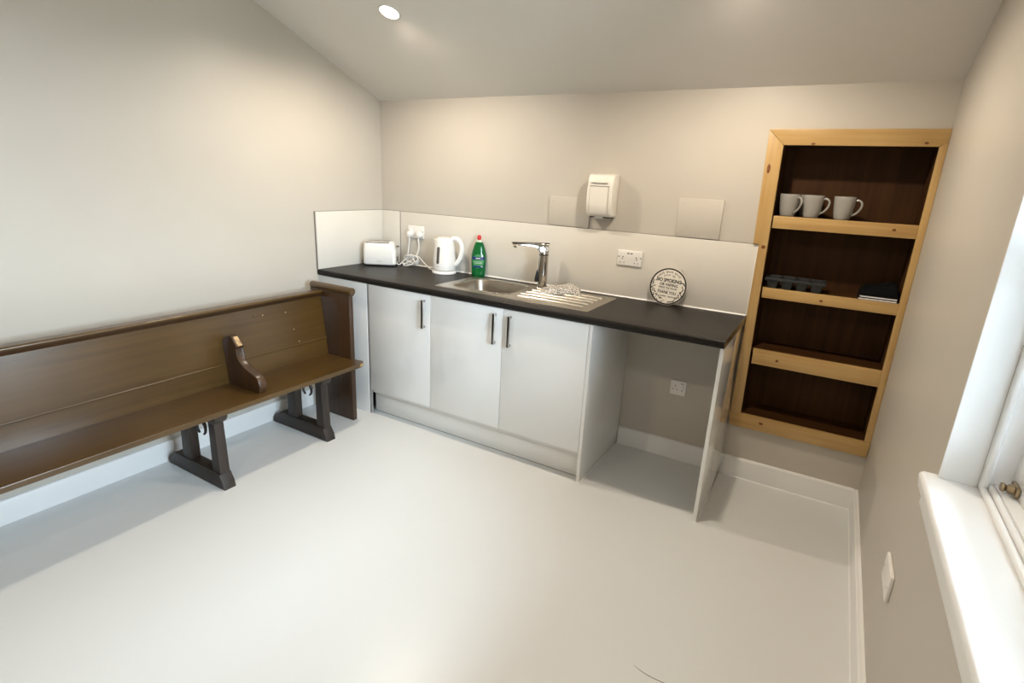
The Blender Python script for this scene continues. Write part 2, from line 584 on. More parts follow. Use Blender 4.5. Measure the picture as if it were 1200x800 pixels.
# worktop with a cut-out for the bowl and a rounded front edge
BX0, BX1, BY0, BY1 = 0.975, 1.372, -0.470, -0.145
SX0, SX1, SY0, SY1 = 0.900, 1.886, -0.515, -0.085
m = MB((1.3, -0.3, WU))
r = 0.012
front = [(-0.49, WU), (YF + r, WU)] + arc(YF + r, WU + r, r, 270, 180, 5)[1:] + arc(YF + r, WT - r, r, 180, 90, 5) + [(-0.49, WT)]
m.prism(front, 'x', 0.0, WK - 0.002)
m.box(0.0, BX0 - 0.012, -0.49, -0.0, WU, WT)
m.box(BX1 + 0.012, WK - 0.002, -0.49, -0.0, WU, WT)
m.box(BX0 - 0.012, BX1 + 0.012, BY1 + 0.012, 0.0, WU, WT)
wt = tag(m.build('worktop', 'worktop_black'), 'long black laminate worktop on white cabinets holding the sink', 'worktop')
MB((1.3, -0.3, WU)).prism([(YF + 0.001, WU + r)] + [(YF + r, WU)] + [(-0.001, WU), (-0.001, WT), (YF + r, WT), (YF + 0.001, WT - r)], 'x', WK - 0.002, WK).build('edge_or_gap_strip', 'worktop_edge', wt)

# filler panel by the left wall
tag(MB((0.21, DY, 0)).box(0.0, 0.421, DY, DY + 0.018, 0.0, WU, 0.0012).build('filler_panel', 'white_laminate'),
    'plain white filler panel between left wall and single-door cabinet behind the pew end', 'panel')
MB((0.21, DY, 0)).box(0.4212, 0.4365, DY + 0.004, DY + 0.0175, 0.0, WU).build('edge_or_gap_strip', 'gap_shade_grey', bpy.data.objects['filler_panel'])  # grey strip stands in for the shadow in the gap before the door

def handle(x, zt, parent, o):
    """flat bow handle: grip bar on two short posts"""
    y = DY
    h = MB(o)
    h.box(x - 0.006, x + 0.006, y - 0.030, y - 0.023, zt - 0.172, zt, 0.0015)
    hb = h.build('handle', 'dark_chrome', parent)
    for z in (zt - 0.172, zt - 0.014):
        MB(o).box(x - 0.0055, x + 0.0055, y - 0.0232, y, z, z + 0.014, 0.0012).build('handle_post', 'handle_steel', hb)
    MB(o).box(x + 0.0061, x + 0.0081, y - 0.030, y - 0.021, zt - 0.172, zt, 0.0005).build('handle_edge', 'chrome', hb)

def cabinet(name, x0, x1, doors, label):
    o = ((x0 + x1) / 2, -0.3, 0)
    t = thing(name, label, 'cabinet', o)
    m = MB(o)
    y0, y1, z0, z1 = DY + 0.0185, -0.022, 0.15, WU - 0.001
    m.box(x0, x0 + 0.018, y0, y1, z0, z1)
    m.box(x1 - 0.018, x1, y0, y1, z0, z1)
    m.box(x0 + 0.018, x1 - 0.018, y0, y1, z0, z0 + 0.018)
    m.box(x0 + 0.018, x1 - 0.018, y1 - 0.008, y1, z0 + 0.018, z1)
    for lx in (x0 + 0.05, x1 - 0.05):
        for ly in (y0 + 0.09, y1 - 0.05):
            m.lathe([(0.022, 0.0), (0.018, 0.012), (0.018, 0.15)], (lx, ly, 0), 10)
    m.build('carcass', 'carcass_white', t)
    for a, b_, hx in doors:
        d = MB(o).box(a + 0.0015, b_ - 0.0015, DY, DY + 0.018, DB, DT, 0.0012).build('door', 'white_laminate', t)
        handle(hx, 0.850, d, o)
    return t
cabinet('base_cabinet', D0, D1 - 0.0005, [(D0, D1, 0.893)], 'white gloss base cabinet with a single door below the kettle')
cabinet('sink_cabinet', D1 + 0.0005, EC - 0.0185, [(D1, D2, 1.390), (D2, EC - 0.0185, 1.487)], 'white gloss double-door cabinet under the stainless sink')

def side_panel(name, x0, x1, label):
    pf = [(DY - 0.0, 0), (-SK - 0.001, 0), (-SK - 0.001, SH + 0.001), (-0.001, SH + 0.001), (-0.001, WU), (DY - 0.0, WU)]
    o = ((x0 + x1) / 2, -0.3, 0)
    p = MB(o).prism(pf, 'x', x0, x1, 0.0012).build(name, 'white_laminate')
    tag(p, label, 'panel')
    MB(o).prism([(x1, 0), (x1 + 0.005, 0), (x1, 0.005)], 'y', DY, -SK - 0.002).build('sealant_bead', 'sealant', p) if False else None
    m = MB(o)
    m.box(x1, x1 + 0.004, DY, -SK - 0.002, 0.0, 0.004, 0.001)
    m.box(x0, x1 + 0.004, DY - 0.004, DY, 0.0, 0.004, 0.001)
    m.build('sealant_bead', 'sealant', p)
    return p
side_panel('end_panel', EC - 0.018, EC, 'white gloss end panel closing the sink cabinet beside the open space')
side_panel('worktop_support_panel', WK - 0.018, WK, 'free-standing white gloss panel holding up the end of the worktop by the alcove')
# plinth
o = (1.2, -0.53, 0)
pl = tag(MB(o).box(0.424, EC - 0.0185, -0.540, -0.525, 0.004, 0.1485, 0.001).build('plinth', 'plinth_white'),
         'long white plinth board recessed under the three cabinet doors', 'plinth')
MB(o).box(0.426, EC - 0.020, -0.5385, -0.527, 0.0, 0.0045).build('gap_strip', 'grey_edge', pl)  # dark strip along the gap under the plinth

# splashback panels
HS = 1.2939
m = MB((0, -0.3, WT))
m.box(0.0, 0.009, YF + 0.003, -0.0005, WT + 0.0005, HS, 0.0008)
s1 = tag(m.build('splashback', 'splash_white'), 'short white gloss splashback on the left wall beside the toaster', 'splashback')
MB((0, -0.3, WT)).box(0.0, 0.011, YF - 0.004, YF + 0.003, WT, HS + 0.003, 0.001).build('end_trim', 'grey_edge', s1)
MB((0, -0.3, WT)).box(0.0, 0.007, YF + 0.003, -0.009, HS, HS + 0.003).build('top_strip', 'grey_edge', s1)  # thin grey line along the top of the splashback
m = MB((0.1, 0, WT))
m.box(0.0095, 0.180, -0.009, 0.0, WT + 0.0005, HS, 0.0008)
s2 = tag(m.build('splashback', 'splash_white'), 'narrow white gloss splashback strip in the corner behind the toaster', 'splashback')
MB((0.1, 0, WT)).box(0.0095, 0.180, -0.007, 0.0, HS, HS + 0.003).build('top_strip', 'grey_edge', s2)  # thin grey line along the top
MB((0.1, 0, WT)).box(0.180, 0.186, -0.010, 0.0, WT, HS + 0.003, 0.001).build('joint_trim', 'grey_edge', s2)
m = MB((1.4, 0, WT))
m.box(0.1865, WK - 0.006, -0.009, -0.0006, WT + 0.0005, HS, 0.0008)
s3 = tag(m.build('splashback', 'splash_white'), 'long white gloss splashback behind the sink and tap', 'splashback')
MB((1.4, 0, WT)).box(0.1865, WK - 0.006, -0.007, -0.0006, HS, HS + 0.003).build('top_strip', 'grey_edge', s3)  # thin grey line along the top
MB((1.4, 0, WT)).box(WK - 0.006, WK, -0.011, -0.0006, WT + 0.0005, HS + 0.003, 0.001).build('end_trim', 'white_plastic', s3)
MB((1.4, 0, WT)).prism([(-0.009, WT + 0.006), (-0.009, WT), (-0.015, WT)], 'x', 0.1865, WK - 0.006).build('sealant_bead', 'sealant', s3)

# ------------------------------------------------------------------ sink
o = ((SX0 + SX1) / 2, (SY0 + SY1) / 2, WT)
sink = thing('sink', 'stainless steel inset sink with one bowl and ribbed drainer', 'sink', o)
zt = WT + 0.0035
bowl0 = rrect(BX0, BX1, BY0, BY1, 0.075, zt, 7)
outer = rrect(SX0, SX1, SY0, SY1, 0.012, zt, 7)
inner_rim = rrect(BX0 - 0.012, BX1 + 0.012, BY0 - 0.012, BY1 + 0.012, 0.085, zt + 0.0015, 7)
m = MB(o)
edge = [(p[0], p[1], WT + 0.0003) for p in rrect(SX0 - 0.002, SX1 + 0.002, SY0 - 0.002, SY1 + 0.002, 0.013, 0, 7)]
m.loft([edge, outer, inner_rim, bowl0], True, False, False)
m.build('rim', 'steel', sink)
m = MB(o)
loops = [rrect(BX0, BX1, BY0, BY1, 0.075, zt, 7)]
for dz, ins in ((-0.006, 0.003), (-0.05, 0.010), (-0.11, 0.018), (-0.135, 0.030), (-0.148, 0.055), (-0.152, 0.09)):
    loops.append(rrect(BX0 + ins, BX1 - ins, BY0 + ins, BY1 - ins, 0.07, zt + dz, 7))
m.loft(loops, True, False, True)
m.build('bowl', 'bowl_steel', sink)
lip = rrect(BX0 - 0.004, BX1 + 0.004, BY0 - 0.004, BY1 + 0.004, 0.079, zt + 0.0012, 7)
MB(o).tube(lip + lip[:2], 0.0042, 8).build('bowl_lip', 'chrome', sink)
MB(o).lathe([(0.040, 0.0), (0.038, 0.003), (0.028, 0.002), (0.026, 0.001), (0.012, 0.0005)], ((BX0 + BX1) / 2, (BY0 + BY1) / 2, zt - 0.152), 22).build('waste', 'chrome', sink)
# drainer: ribs running along the worktop
for k in range(5):
    y = -0.447 + k * 0.068
    x0 = 1.43 + (0.02 if k < 1 else 0) - (0.0 if k < 5 else 0.0)
    m = MB(o)
    pts = [(x0, y, zt - 0.001), (x0 + 0.02, y, zt + 0.0035), (1.80, y, zt + 0.0035), (1.83, y, zt - 0.001)]
    m.tube(smooth_path(pts, 3), 0.0080, 10, 0.8)
    m.build('drainer_rib', 'rib_steel', sink)
m = MB(o)
m.loft([rrect(1.405, 1.862, -0.492, -0.135, 0.02, zt + 0.0002, 4), rrect(1.412, 1.855, -0.485, -0.142, 0.02, zt + 0.0025, 4), rrect(1.418, 1.849, -0.479, -0.148, 0.02, zt + 0.0002, 4)], True, False, False)
m.build('drainer_border', 'steel', sink)
for k in range(1):
    MB(o).lathe([(0.008, 0), (0.007, 0.0012)], (SX0 + 0.035, -0.46, zt), 12).build('overflow_plug', 'steel', sink)

# ------------------------------------------------------------------ tap
TX, TY = 1.412, -0.112
ang = math.atan2(-0.185, -0.215)
tap = thing('tap', 'chrome pillar mixer tap with flat straight spout and black side lever', 'tap', (TX, TY, zt), ang)
MB().lathe([(0.031, 0.0), (0.031, 0.006), (0.027, 0.009), (0.0265, 0.20), (0.0265, 0.262), (0.024, 0.265)], (0, 0, 0), 28, 1.1, 0.9).build('body', 'chrome', tap)
MB().lathe([(0.0272, 0.197), (0.0272, 0.203)], (0, 0, 0), 28, 1.1, 0.9).build('collar_ring', 'dark_chrome', tap)
m = MB()
loops = []
for x, zb, hw in ((-0.022, 0.215, 0.022), (0.02, 0.212, 0.023), (0.032, 0.222, 0.022), (0.045, 0.237, 0.021), (0.07, 0.244, 0.020), (0.13, 0.251, 0.019), (0.188, 0.253, 0.018), (0.196, 0.255, 0.016)):
    loops.append([(x, -hw, zb + 0.004), (x, -hw + 0.004, zb), (x, hw - 0.004, zb), (x, hw, zb + 0.004), (x, hw, 0.262), (x, hw - 0.003, 0.266), (x, -hw + 0.003, 0.266), (x, -hw, 0.262)])
m.loft(loops)
sp = m.build('spout', 'chrome', tap)
MB().lathe([(0.011, -0.012), (0.011, 0.004)], (0.178, 0, 0.250), 16).build('aerator', 'chrome', sp)
MB().box(-0.029, 0.198, -0.020, 0.020, 0.2655, 0.2705, 0.002).build('top_plate', 'dark_chrome', tap)
m = MB()
m.loft([[(0.028 + 0.004, y, z) for y, z in ((-0.004, 0.10), (0.004, 0.10), (0.005, 0.098), (-0.005, 0.098))]], True, False, False) if False else None
m.tube([(0.030, 0.0, 0.108), (0.033, 0.0, 0.098), (0.036, 0.0, 0.075), (0.038, 0.0, 0.05), (0.038, 0.0, 0.038), (0.037, 0, 0.034)], [0.005, 0.007, 0.009, 0.0115, 0.010, 0.004], 12)
m.build('lever', 'black_plastic', tap)
MB().tube([(0.02, 0, 0.10), (0.034, 0, 0.10)], 0.006, 10).build('lever_pivot', 'chrome', tap)

# ------------------------------------------------------------------ tea towel on the drainer
def towel():
    m = MB()
    nx, ny = 36, 28
    L, D = 0.235, 0.165
    def top(u, v, lay):
        x, y = (u - 0.5) * L, (v - 0.5) * D
        h = 0.010 + 0.010 * lay
        e = min(u, 1 - u, v, 1 - v)
        h *= min(1, e / 0.06) ** 0.5
        h += 0.007 * math.sin(6 * u + 3.5 * v + lay) * min(1, e * 6) + 0.006 * noise.noise(Vector((u * 4, v * 4, lay * 3.1)))
        h += 0.014 * math.exp(-((u - 0.55 - 0.3 * (v - 0.5)) / 0.16) ** 2) * (0.5 + 0.5 * v)
        x += 0.010 * noise.noise(Vector((u * 2.3, v * 2.3, 7 + lay)))
        y += 0.012 * noise.noise(Vector((u * 2.1, v * 2.7, 3 + lay)))
        return (x, y, max(0.003, h))
    for lay in (0, 1):
        sc = 1.0 - 0.16 * lay
        g = [[None] * (ny + 1) for _ in range(nx + 1)]
        b = [[None] * (ny + 1) for _ in range(nx + 1)]
        for i in range(nx + 1):
            for j in range(ny + 1):
                p = top(i / nx, j / ny, lay)
                q = (p[0] * sc + 0.012 * lay, p[1] * sc + 0.008 * lay, p[2] + 0.010 * lay)
                g[i][j] = m.bm.verts.new(q)
                b[i][j] = m.bm.verts.new((q[0], q[1], max(0.0005 + 0.006 * lay, q[2] - 0.008)))
        for i in range(nx):
            for j in range(ny):
                m.bm.faces.new((g[i][j], g[i + 1][j], g[i + 1][j + 1], g[i][j + 1]))
                m.bm.faces.new((b[i][j], b[i][j + 1], b[i + 1][j + 1], b[i + 1][j]))
        for i in range(nx):
            m.bm.faces.new((g[i][0], b[i][0], b[i + 1][0], g[i + 1][0]))
            m.bm.faces.new((g[i][ny], g[i + 1][ny], b[i + 1][ny], b[i][ny]))
        for j in range(ny):
            m.bm.faces.new((g[0][j], g[0][j + 1], b[0][j + 1], b[0][j]))
            m.bm.faces.new((g[nx][j], b[nx][j], b[nx][j + 1], g[nx][j + 1]))
    t = m.build('tea_towel', 'tea_towel_cloth', angle=80)
    t.location = (1.576, -0.182, zt + 0.004)
    t.rotation_euler = (0, 0, math.radians(22))
    tag(t, 'folded black and cream patterned tea towel on the drainer beside the tap', 'towel')
towel()

# ------------------------------------------------------------------ electrical sockets
def socket(name, x, z, double, label, cat='socket', usb=False, yw=-0.009):
    wd = 0.147 if double else 0.090
    ht = 0.087
    t = thing(name, label, cat, (x, yw, z))
    MB().box(-wd / 2, wd / 2, -0.010, 0.0, -ht / 2, ht / 2, 0.003, 3).build('plate', 'socket_plastic', t)
    def holes(cx, cz):
        MB().box(cx - 0.002, cx + 0.002, -0.0106, -0.0098, cz + 0.007, cz + 0.015).build('pin_hole', 'dark_hole', t)
        for s in (-1, 1):
            MB().box(cx + s * 0.011 - 0.003, cx + s * 0.011 + 0.003, -0.0106, -0.0098, cz - 0.011, cz - 0.007).build('pin_hole', 'dark_hole', t)
    def rocker(cx, cz):
        MB().prism([(-0.0145, cz - 0.011), (-0.0135, cz - 0.011), (-0.0098, cz - 0.010), (-0.0098, cz + 0.011), (-0.0115, cz + 0.011)], 'x', cx - 0.0055, cx + 0.0055, 0.0006).build('switch', 'white_plastic', t)
    if double:
        for s in (-1, 1):
            holes(s * 0.042 + (0.0), -0.016)
            rocker(s * 0.052, 0.022)
            for q in (-1, 1):
                MB().box(s * 0.052 + q * 0.013 - 0.003, s * 0.052 + q * 0.013 + 0.003, -0.0106, -0.0098, 0.003, 0.009).build('pin_hole', 'dark_hole', t)
        if usb:
            for q in (-1, 1):
                MB().box(q * 0.0095 - 0.0062, q * 0.0095 + 0.0062, -0.0106, -0.0098, 0.024, 0.030).build('usb_port', 'dark_hole', t)
    else:
        holes(-0.016, 0.0)
        rocker(0.024, 0.012)
        MB().box(0.020, 0.026, -0.0106, -0.0098, -0.014, -0.009).build('pin_hole', 'dark_hole', t)
        MB().box(0.013, 0.028, -0.0106, -0.0098, 0.028, 0.031).build('mark', 'dark_hole', t)
    return t
socket('double_socket', 1.914, 1.151, True, 'white double socket with two small charging ports on the splashback above the worktop', usb=True)
socket('double_socket', 0.333, 1.160, True, 'white double socket in the corner with both plugs of the appliances in it')
socket('single_socket', 2.282, 0.443, False, 'white single switched socket low on the wall in the open space under the worktop', yw=0.0)
# blank plate on the right wall
t = thing('blank_plate', 'white blank switch plate low on the right wall under the window sill', 'socket plate', (W, -1.235, 0.442))
MB().box(-0.011, 0.0, -0.073, 0.073, -0.043, 0.043, 0.003, 3).build('plate', 'socket_plastic', t)
for s in (-1, 1):
    MB().lathe([(0.003, -0.0118), (0.003, -0.010)], (0, s * 0.06, 0), 10, axis='x').build('screw', 'screw_head', t)

# painted access plates above the splashback
def access_plate(x0, x1, z0, z1, label):
    o = ((x0 + x1) / 2, 0, z0)
    t = thing('access_plate', label, 'access plate', o, 0)
    MB(o).box(x0, x1, -0.012, 0.0, z0, z1, 0.002).build('plate', 'wall_paint', t)
    for x in (x0 + 0.028, x1 - 0.028):
        for z in (z0 + 0.028, z1 - 0.028):
            MB(o).lathe([(0.005, -0.0126), (0.005, -0.0115)], (x, 0, z), 10, axis='y').build('screw', 'screw_head', t)
access_plate(1.376, 1.642, HS + 0.004, 1.468, 'beige painted access plate partly behind the white dispenser')
access_plate(2.150, 2.380, HS + 0.004, 1.499, 'beige painted access plate with four screws near the pine alcove')

# ------------------------------------------------------------------ wall dispenser
o = (1.722, 0, 1.375)
t = thing('wall_dispenser', 'white plastic dispenser with a framed flap front on the wall above the tap', 'dispenser', o)
pf = [(0, 1.372), (-0.070, 1.372), (-0.088, 1.392), (-0.096, 1.44), (-0.098, 1.52), (-0.092, 1.575), (-0.080, 1.597), (-0.060, 1.603), (0, 1.603)]
MB(o).prism(pf, 'x', 1.652, 1.802, 0.007, 3).build('body', 'dispenser_plastic', t)
pf2 = [(-0.0885, 1.382), (-0.097, 1.392), (-0.1015, 1.44), (-0.1025, 1.50), (-0.1015, 1.535), (-0.094, 1.535)]
fl_ = MB(o).prism(pf2, 'x', 1.672, 1.778, 0.003, 2).build('flap', 'dispenser_panel', t)
MB(o).box(1.668, 1.782, -0.0985, -0.090, 1.535, 1.540).build('seam_shadow', 'grey_edge', t)  # dark strip paints the shadow in the seam above the flap
for xs in (1.6690, 1.7785):
    MB(o).prism([(-0.085, 1.388), (-0.0945, 1.394), (-0.0985, 1.44), (-0.0992, 1.50), (-0.0985, 1.5355), (-0.085, 1.5355)], 'x', xs, xs + 0.0028).build('seam_shadow', 'screw_head', t)  # painted seam shadow down both sides of the flap
MB(o).prism([(-0.097, 1.553), (-0.104, 1.556), (-0.105, 1.560), (-0.097, 1.564)], 'x', 1.677, 1.772, 0.001).build('grip_ridge', 'dispenser_plastic', t)
MB(o).box(1.665, 1.79, -0.06, -0.018, 1.366, 1.373).build('outlet', 'dark_hole', t)
MB(o).prism([(-0.040, 1.358), (-0.070, 1.362), (-0.075, 1.372), (-0.036, 1.372)], 'x', 1.70, 1.745).build('latch', 'white_plastic', t)

# ------------------------------------------------------------------ toaster
def plug(t, p, o_rot):
    """British three-pin plug on the socket (local coords of the thing)"""
    pass

def to_local(root, p):
    c, s = math.cos(-root.rotation_euler.z), math.sin(-root.rotation_euler.z)
    d = Vector(p) - root.location
    return Vector((c * d.x - s * d.y, s * d.x + c * d.y, d.z))

toaster = thing('toaster', 'white two-slice toaster with black base in the worktop corner', 'toaster', (0.150, -0.178, WT), math.radians(33))
TL, TD, THh = 0.226, 0.130, 0.168
m = MB()
loops = []
for z, ins in ((0.012, 0.004), (0.018, 0.0), (0.10, 0.001), (0.145, 0.004), (0.158, 0.010), (0.165, 0.018), (0.168, 0.028)):
    loops.append(rrect(-TL / 2 + ins * 0.8, TL / 2 - ins * 1.1 - (0.008 if z > 0.14 else 0), -TD / 2 + ins, TD / 2 - ins, 0.024, z, 5))
m.loft(loops)
m.build('body', 'white_plastic', toaster)
MB().box(-TL / 2 + 0.008, TL / 2 - 0.008, -TD / 2 + 0.006, TD / 2 - 0.006, 0.0, 0.013, 0.003).build('base', 'black_plastic', toaster)
for s in (-1, 1):
    MB().box(-0.088, 0.062, s * 0.024 - 0.011, s * 0.024 + 0.011, 0.1672, 0.1690, 0.0006).build('slot', 'gauge_grey', toaster)
MB().box(-TL / 2 + 0.02, TL / 2 - 0.045, -TD / 2 + 0.0115, -TD / 2 + 0.0200, 0.1585, 0.1655, 0.001).build('top_strip', 'gauge_grey', toaster)
MB().box(TL / 2 - 0.003, TL / 2 + 0.016, -0.016, 0.016, 0.132, 0.141, 0.003).build('lever', 'gauge_grey', toaster)
MB().box(TL / 2 - 0.003, TL / 2 + 0.004, -0.022, 0.022, 0.030, 0.062, 0.003).build('control_dial', 'gauge_grey', toaster)
MB().box(-0.016, 0.016, -TD / 2 - 0.0006, -TD / 2 + 0.002, 0.034, 0.039).build('badge', 'screw_head', toaster)

# ------------------------------------------------------------------ kettle
kettle = thing('kettle', 'white plastic jug kettle on its base with a dark water gauge', 'kettle', (0.668, -0.118, WT), math.radians(20))
MB().lathe([(0.078, 0.0), (0.082, 0.004), (0.082, 0.014), (0.078, 0.020), (0.060, 0.022)], (0, 0, 0), 36).build('power_base', 'white_plastic', kettle)
prof = [(0.058, 0.022), (0.074, 0.026), (0.0765, 0.045), (0.0755, 0.08), (0.072, 0.13), (0.067, 0.18), (0.062, 0.212), (0.058, 0.224)]
m = MB()
n = 40
loops = []
for r_, z in prof:
    lp = []
    for i in range(n):
        a = 2 * PI * i / n
        rr = r_
        k = max(0.0, (z - 0.15) / 0.075)
        d = abs(((a - PI + PI) % (2 * PI)) - PI)
        rr += 0.026 * k * k * math.exp(-(d / 0.28) ** 2)      # pouring lip on the -X side
        lp.append((rr * math.cos(a), rr * math.sin(a), z))
    loops.append(lp)
m.loft(loops)
m.build('jug', 'white_plastic', kettle)
MB().lathe([(0.056, 0.222), (0.055, 0.229), (0.048, 0.236), (0.02, 0.239)], (0, 0, 0), 32).build('lid', 'white_plastic', kettle)
m = MB()
hp = smooth_path([(0.052, 0, 0.232), (0.085, 0, 0.232), (0.112, 0, 0.205), (0.120, 0, 0.165), (0.112, 0, 0.115), (0.090, 0, 0.075), (0.074, 0, 0.062)], 5)
m.tube(hp, [0.013] * len(hp), 12, 1.25)
m.build('handle', 'white_plastic', kettle)
# gauge faces the camera side of the jug
ga = math.radians(-108)
m = MB()
lp0, lp1 = [], []
for z in (0.070, 0.078, 0.15, 0.172, 0.180):
    hw = 0.0105 if 0.075 < z < 0.175 else 0.006
    rr = next(ra + (rb - ra) * (z - za) / (zb - za) for (ra, za), (rb, zb) in zip(prof[:-1], prof[1:]) if za <= z <= zb) + 0.0010
    lp0.append([((rr - 0.006 * e) * math.cos(ga) - s * hw * math.sin(ga), (rr - 0.004 * e) * math.sin(ga) + s * hw * math.cos(ga), z) for s, e in ((-1, 0), (1, 0), (1, 1), (-1, 1))])
m.loft(lp0)
m.build('water_gauge', 'gauge_grey', kettle)
m = MB()
m.box(-0.012, 0.012, -0.0772, -0.070, 0.050, 0.054)
bmesh.ops.rotate(m.bm, verts=m.bm.verts[:], cent=(0, 0, 0), matrix=Matrix.Rotation(ga + PI / 2, 3, 'Z'))
m.build('badge', 'screw_head', kettle)

# plugs and flexes (each belongs to its appliance)
def flex(root, sx, path_w):
    zc = 1.160 - 0.016
    px = 0.333 + sx
    L = lambda p: to_local(root, p)
    m = MB()
    for yy0, rr in ((0, 0),):
        lp = []
        for y, r_ in ((-0.0195, 0.024), (-0.030, 0.026), (-0.044, 0.023), (-0.050, 0.014)):
            lp.append([tuple(L((px + r_ * math.cos(2 * PI * k / 16), y, zc + r_ * math.sin(2 * PI * k / 16)))) for k in range(16)])
        m.loft(lp)
        # cord grip under the plug
        m.tube([L((px, -0.036, zc - 0.018)), L((px, -0.038, zc - 0.045))], [0.007, 0.005], 10)
    m.build('plug', 'white_plastic', root)
    m = MB()
    m.tube([L(p) for p in smooth_path([(px, -0.038, zc - 0.040)] + path_w, 7)], 0.0042, 8)
    m.build('flex', 'cord_white', root)
zz = WT + 0.0055
flex(toaster, -0.042, [(0.290, -0.045, 1.03), (0.287, -0.060, 0.965), (0.315, -0.070, 0.945), (0.360, -0.060, 0.985), (0.330, -0.075, 1.005), (0.285, -0.090, 0.96), (0.255, -0.105, zz + 0.002), (0.235, -0.120, 0.945)])
flex(kettle, 0.042, [(0.385, -0.045, 1.05), (0.370, -0.060, 1.00), (0.315, -0.075, 0.955), (0.285, -0.095, zz + 0.001), (0.330, -0.105, zz + 0.004), (0.380, -0.085, 0.955), (0.355, -0.075, 0.985), (0.395, -0.070, 1.000), (0.455, -0.070, 0.960), (0.52, -0.085, zz + 0.001), (0.580, -0.100, zz), (0.590, -0.105, zz + 0.003)])
m = MB()
for k in range(3):
    ph = [(0.345 + (0.050 + 0.006 * k) * math.cos(a), -0.060 - 0.012 * k + 0.010 * math.sin(2 * a), zz + 0.030 + 0.010 * k + 0.026 * math.sin(a)) for a in [2 * PI * i / 20 for i in range(21)]]
    m.tube([to_local(kettle, p) for p in ph], 0.0042, 8)
m.build('flex_coil', 'cord_white', kettle)

# ------------------------------------------------------------------ washing-up liquid bottle
bt = thing('washing_up_bottle', 'green washing-up liquid bottle with red cap and blue label behind the sink', 'bottle', (0.898, -0.047, WT), math.radians(28))
prof = [(0.040, 0.0), (0.044, 0.006), (0.046, 0.03), (0.0475, 0.07), (0.049, 0.11), (0.047, 0.145), (0.041, 0.175), (0.032, 0.203), (0.022, 0.225)]
SYB = 0.56
MB().lathe(prof, (0, 0, 0), 36, 1.0, SYB).build('bottle_body', 'green_liquid', bt)
MB().lathe([(0.022, 0.225), (0.016, 0.236), (0.013, 0.242)], (0, 0, 0), 28, 1.0, 0.75).build('neck', 'clear_neck', bt)
MB().lathe([(0.0125, 0.240), (0.0135, 0.244), (0.0135, 0.258), (0.010, 0.268), (0.006, 0.270)], (0, 0, 0), 20).build('cap', 'red_cap', bt)
def label_strip(a0, a1, z0, z1, mt, nm, off=0.0006, n=14, zf=None):
    m = MB()
    import bisect
    def rad(z):
        for (ra, za), (rb, zb) in zip(prof[:-1], prof[1:]):
            if za <= z <= zb:
                return ra + (rb - ra) * (z - za) / (zb - za)
        return prof[-1][0]
    rows = []
    nz = 6
    for j in range(nz + 1):
        row = []
        for i in range(n + 1):
            a = math.radians(a0 + (a1 - a0) * i / n)
            z_lo, z_hi = (z0, z1) if zf is None else zf(i / n)
            z = z_lo + (z_hi - z_lo) * j / nz
            rr = rad(z) + off
            row.append((rr * math.cos(a), SYB * rr * math.sin(a) - off * 0.5, z))
        rows.append(row)
    m.loft(rows, close=False)
    ob = m.build(nm, mt, bt)
    return ob
label_strip(-145, -38, 0.055, 0.150, 'label_green', 'label', 0.0006, zf=lambda u: (0.102 - 0.046 * math.sin(PI * u) ** 0.6, 0.102 + 0.046 * math.sin(PI * u) ** 0.6))
label_strip(-146, -37, 0.112, 0.130, 'label_blue', 'label_band', 0.0012)
label_strip(-135, -45, 0.060, 0.072, 'label_blue', 'label_band', 0.0012)
label_strip(-125, -58, 0.0965, 0.0985, 'label_white', 'label_print', 0.0013)
label_strip(-110, -75, 0.118, 0.124, 'label_white', 'label_print', 0.0018)
label_strip(-120, -62, 0.088, 0.0905, 'label_white', 'label_print', 0.0013)
label_strip(-68, -52, 0.064, 0.069, 'label_white', 'label_print', 0.0018)
label_strip(-66, -50, 0.128, 0.144, 'label_white', 'emblem', 0.0020, zf=lambda u: (0.1365 - 0.008 * math.sin(PI * u) ** 0.5, 0.1365 + 0.008 * math.sin(PI * u) ** 0.5))

# ------------------------------------------------------------------ round sign
SR = 0.1035
lean = math.radians(11)
sign = thing('round_sign', 'round cream no smoking sign with black rim leaning on the splashback', 'sign', (2.157, -0.0585, WT + 0.0), 0)
sign.rotation_euler = (-lean, 0, 0)
c = (0, 0, SR)
MB().lathe([(SR - 0.001, 0.003), (SR, 0.001), (SR, -0.003), (SR - 0.001, -0.004)], c, 56, axis='y').build('disc', 'sign_white', sign)
m = MB()
ring = []
for rr, yy in ((SR - 0.002, -0.004), (SR - 0.0035, -0.0056), (SR - 0.009, -0.0056), (SR - 0.0105, -0.004)):
    ring.append([(rr * math.cos(2 * PI * i / 56), yy, SR + rr * math.sin(2 * PI * i / 56)) for i in range(56)])
m.loft(ring, True, False, False)
m.build('rim_line', 'sign_black', sign)

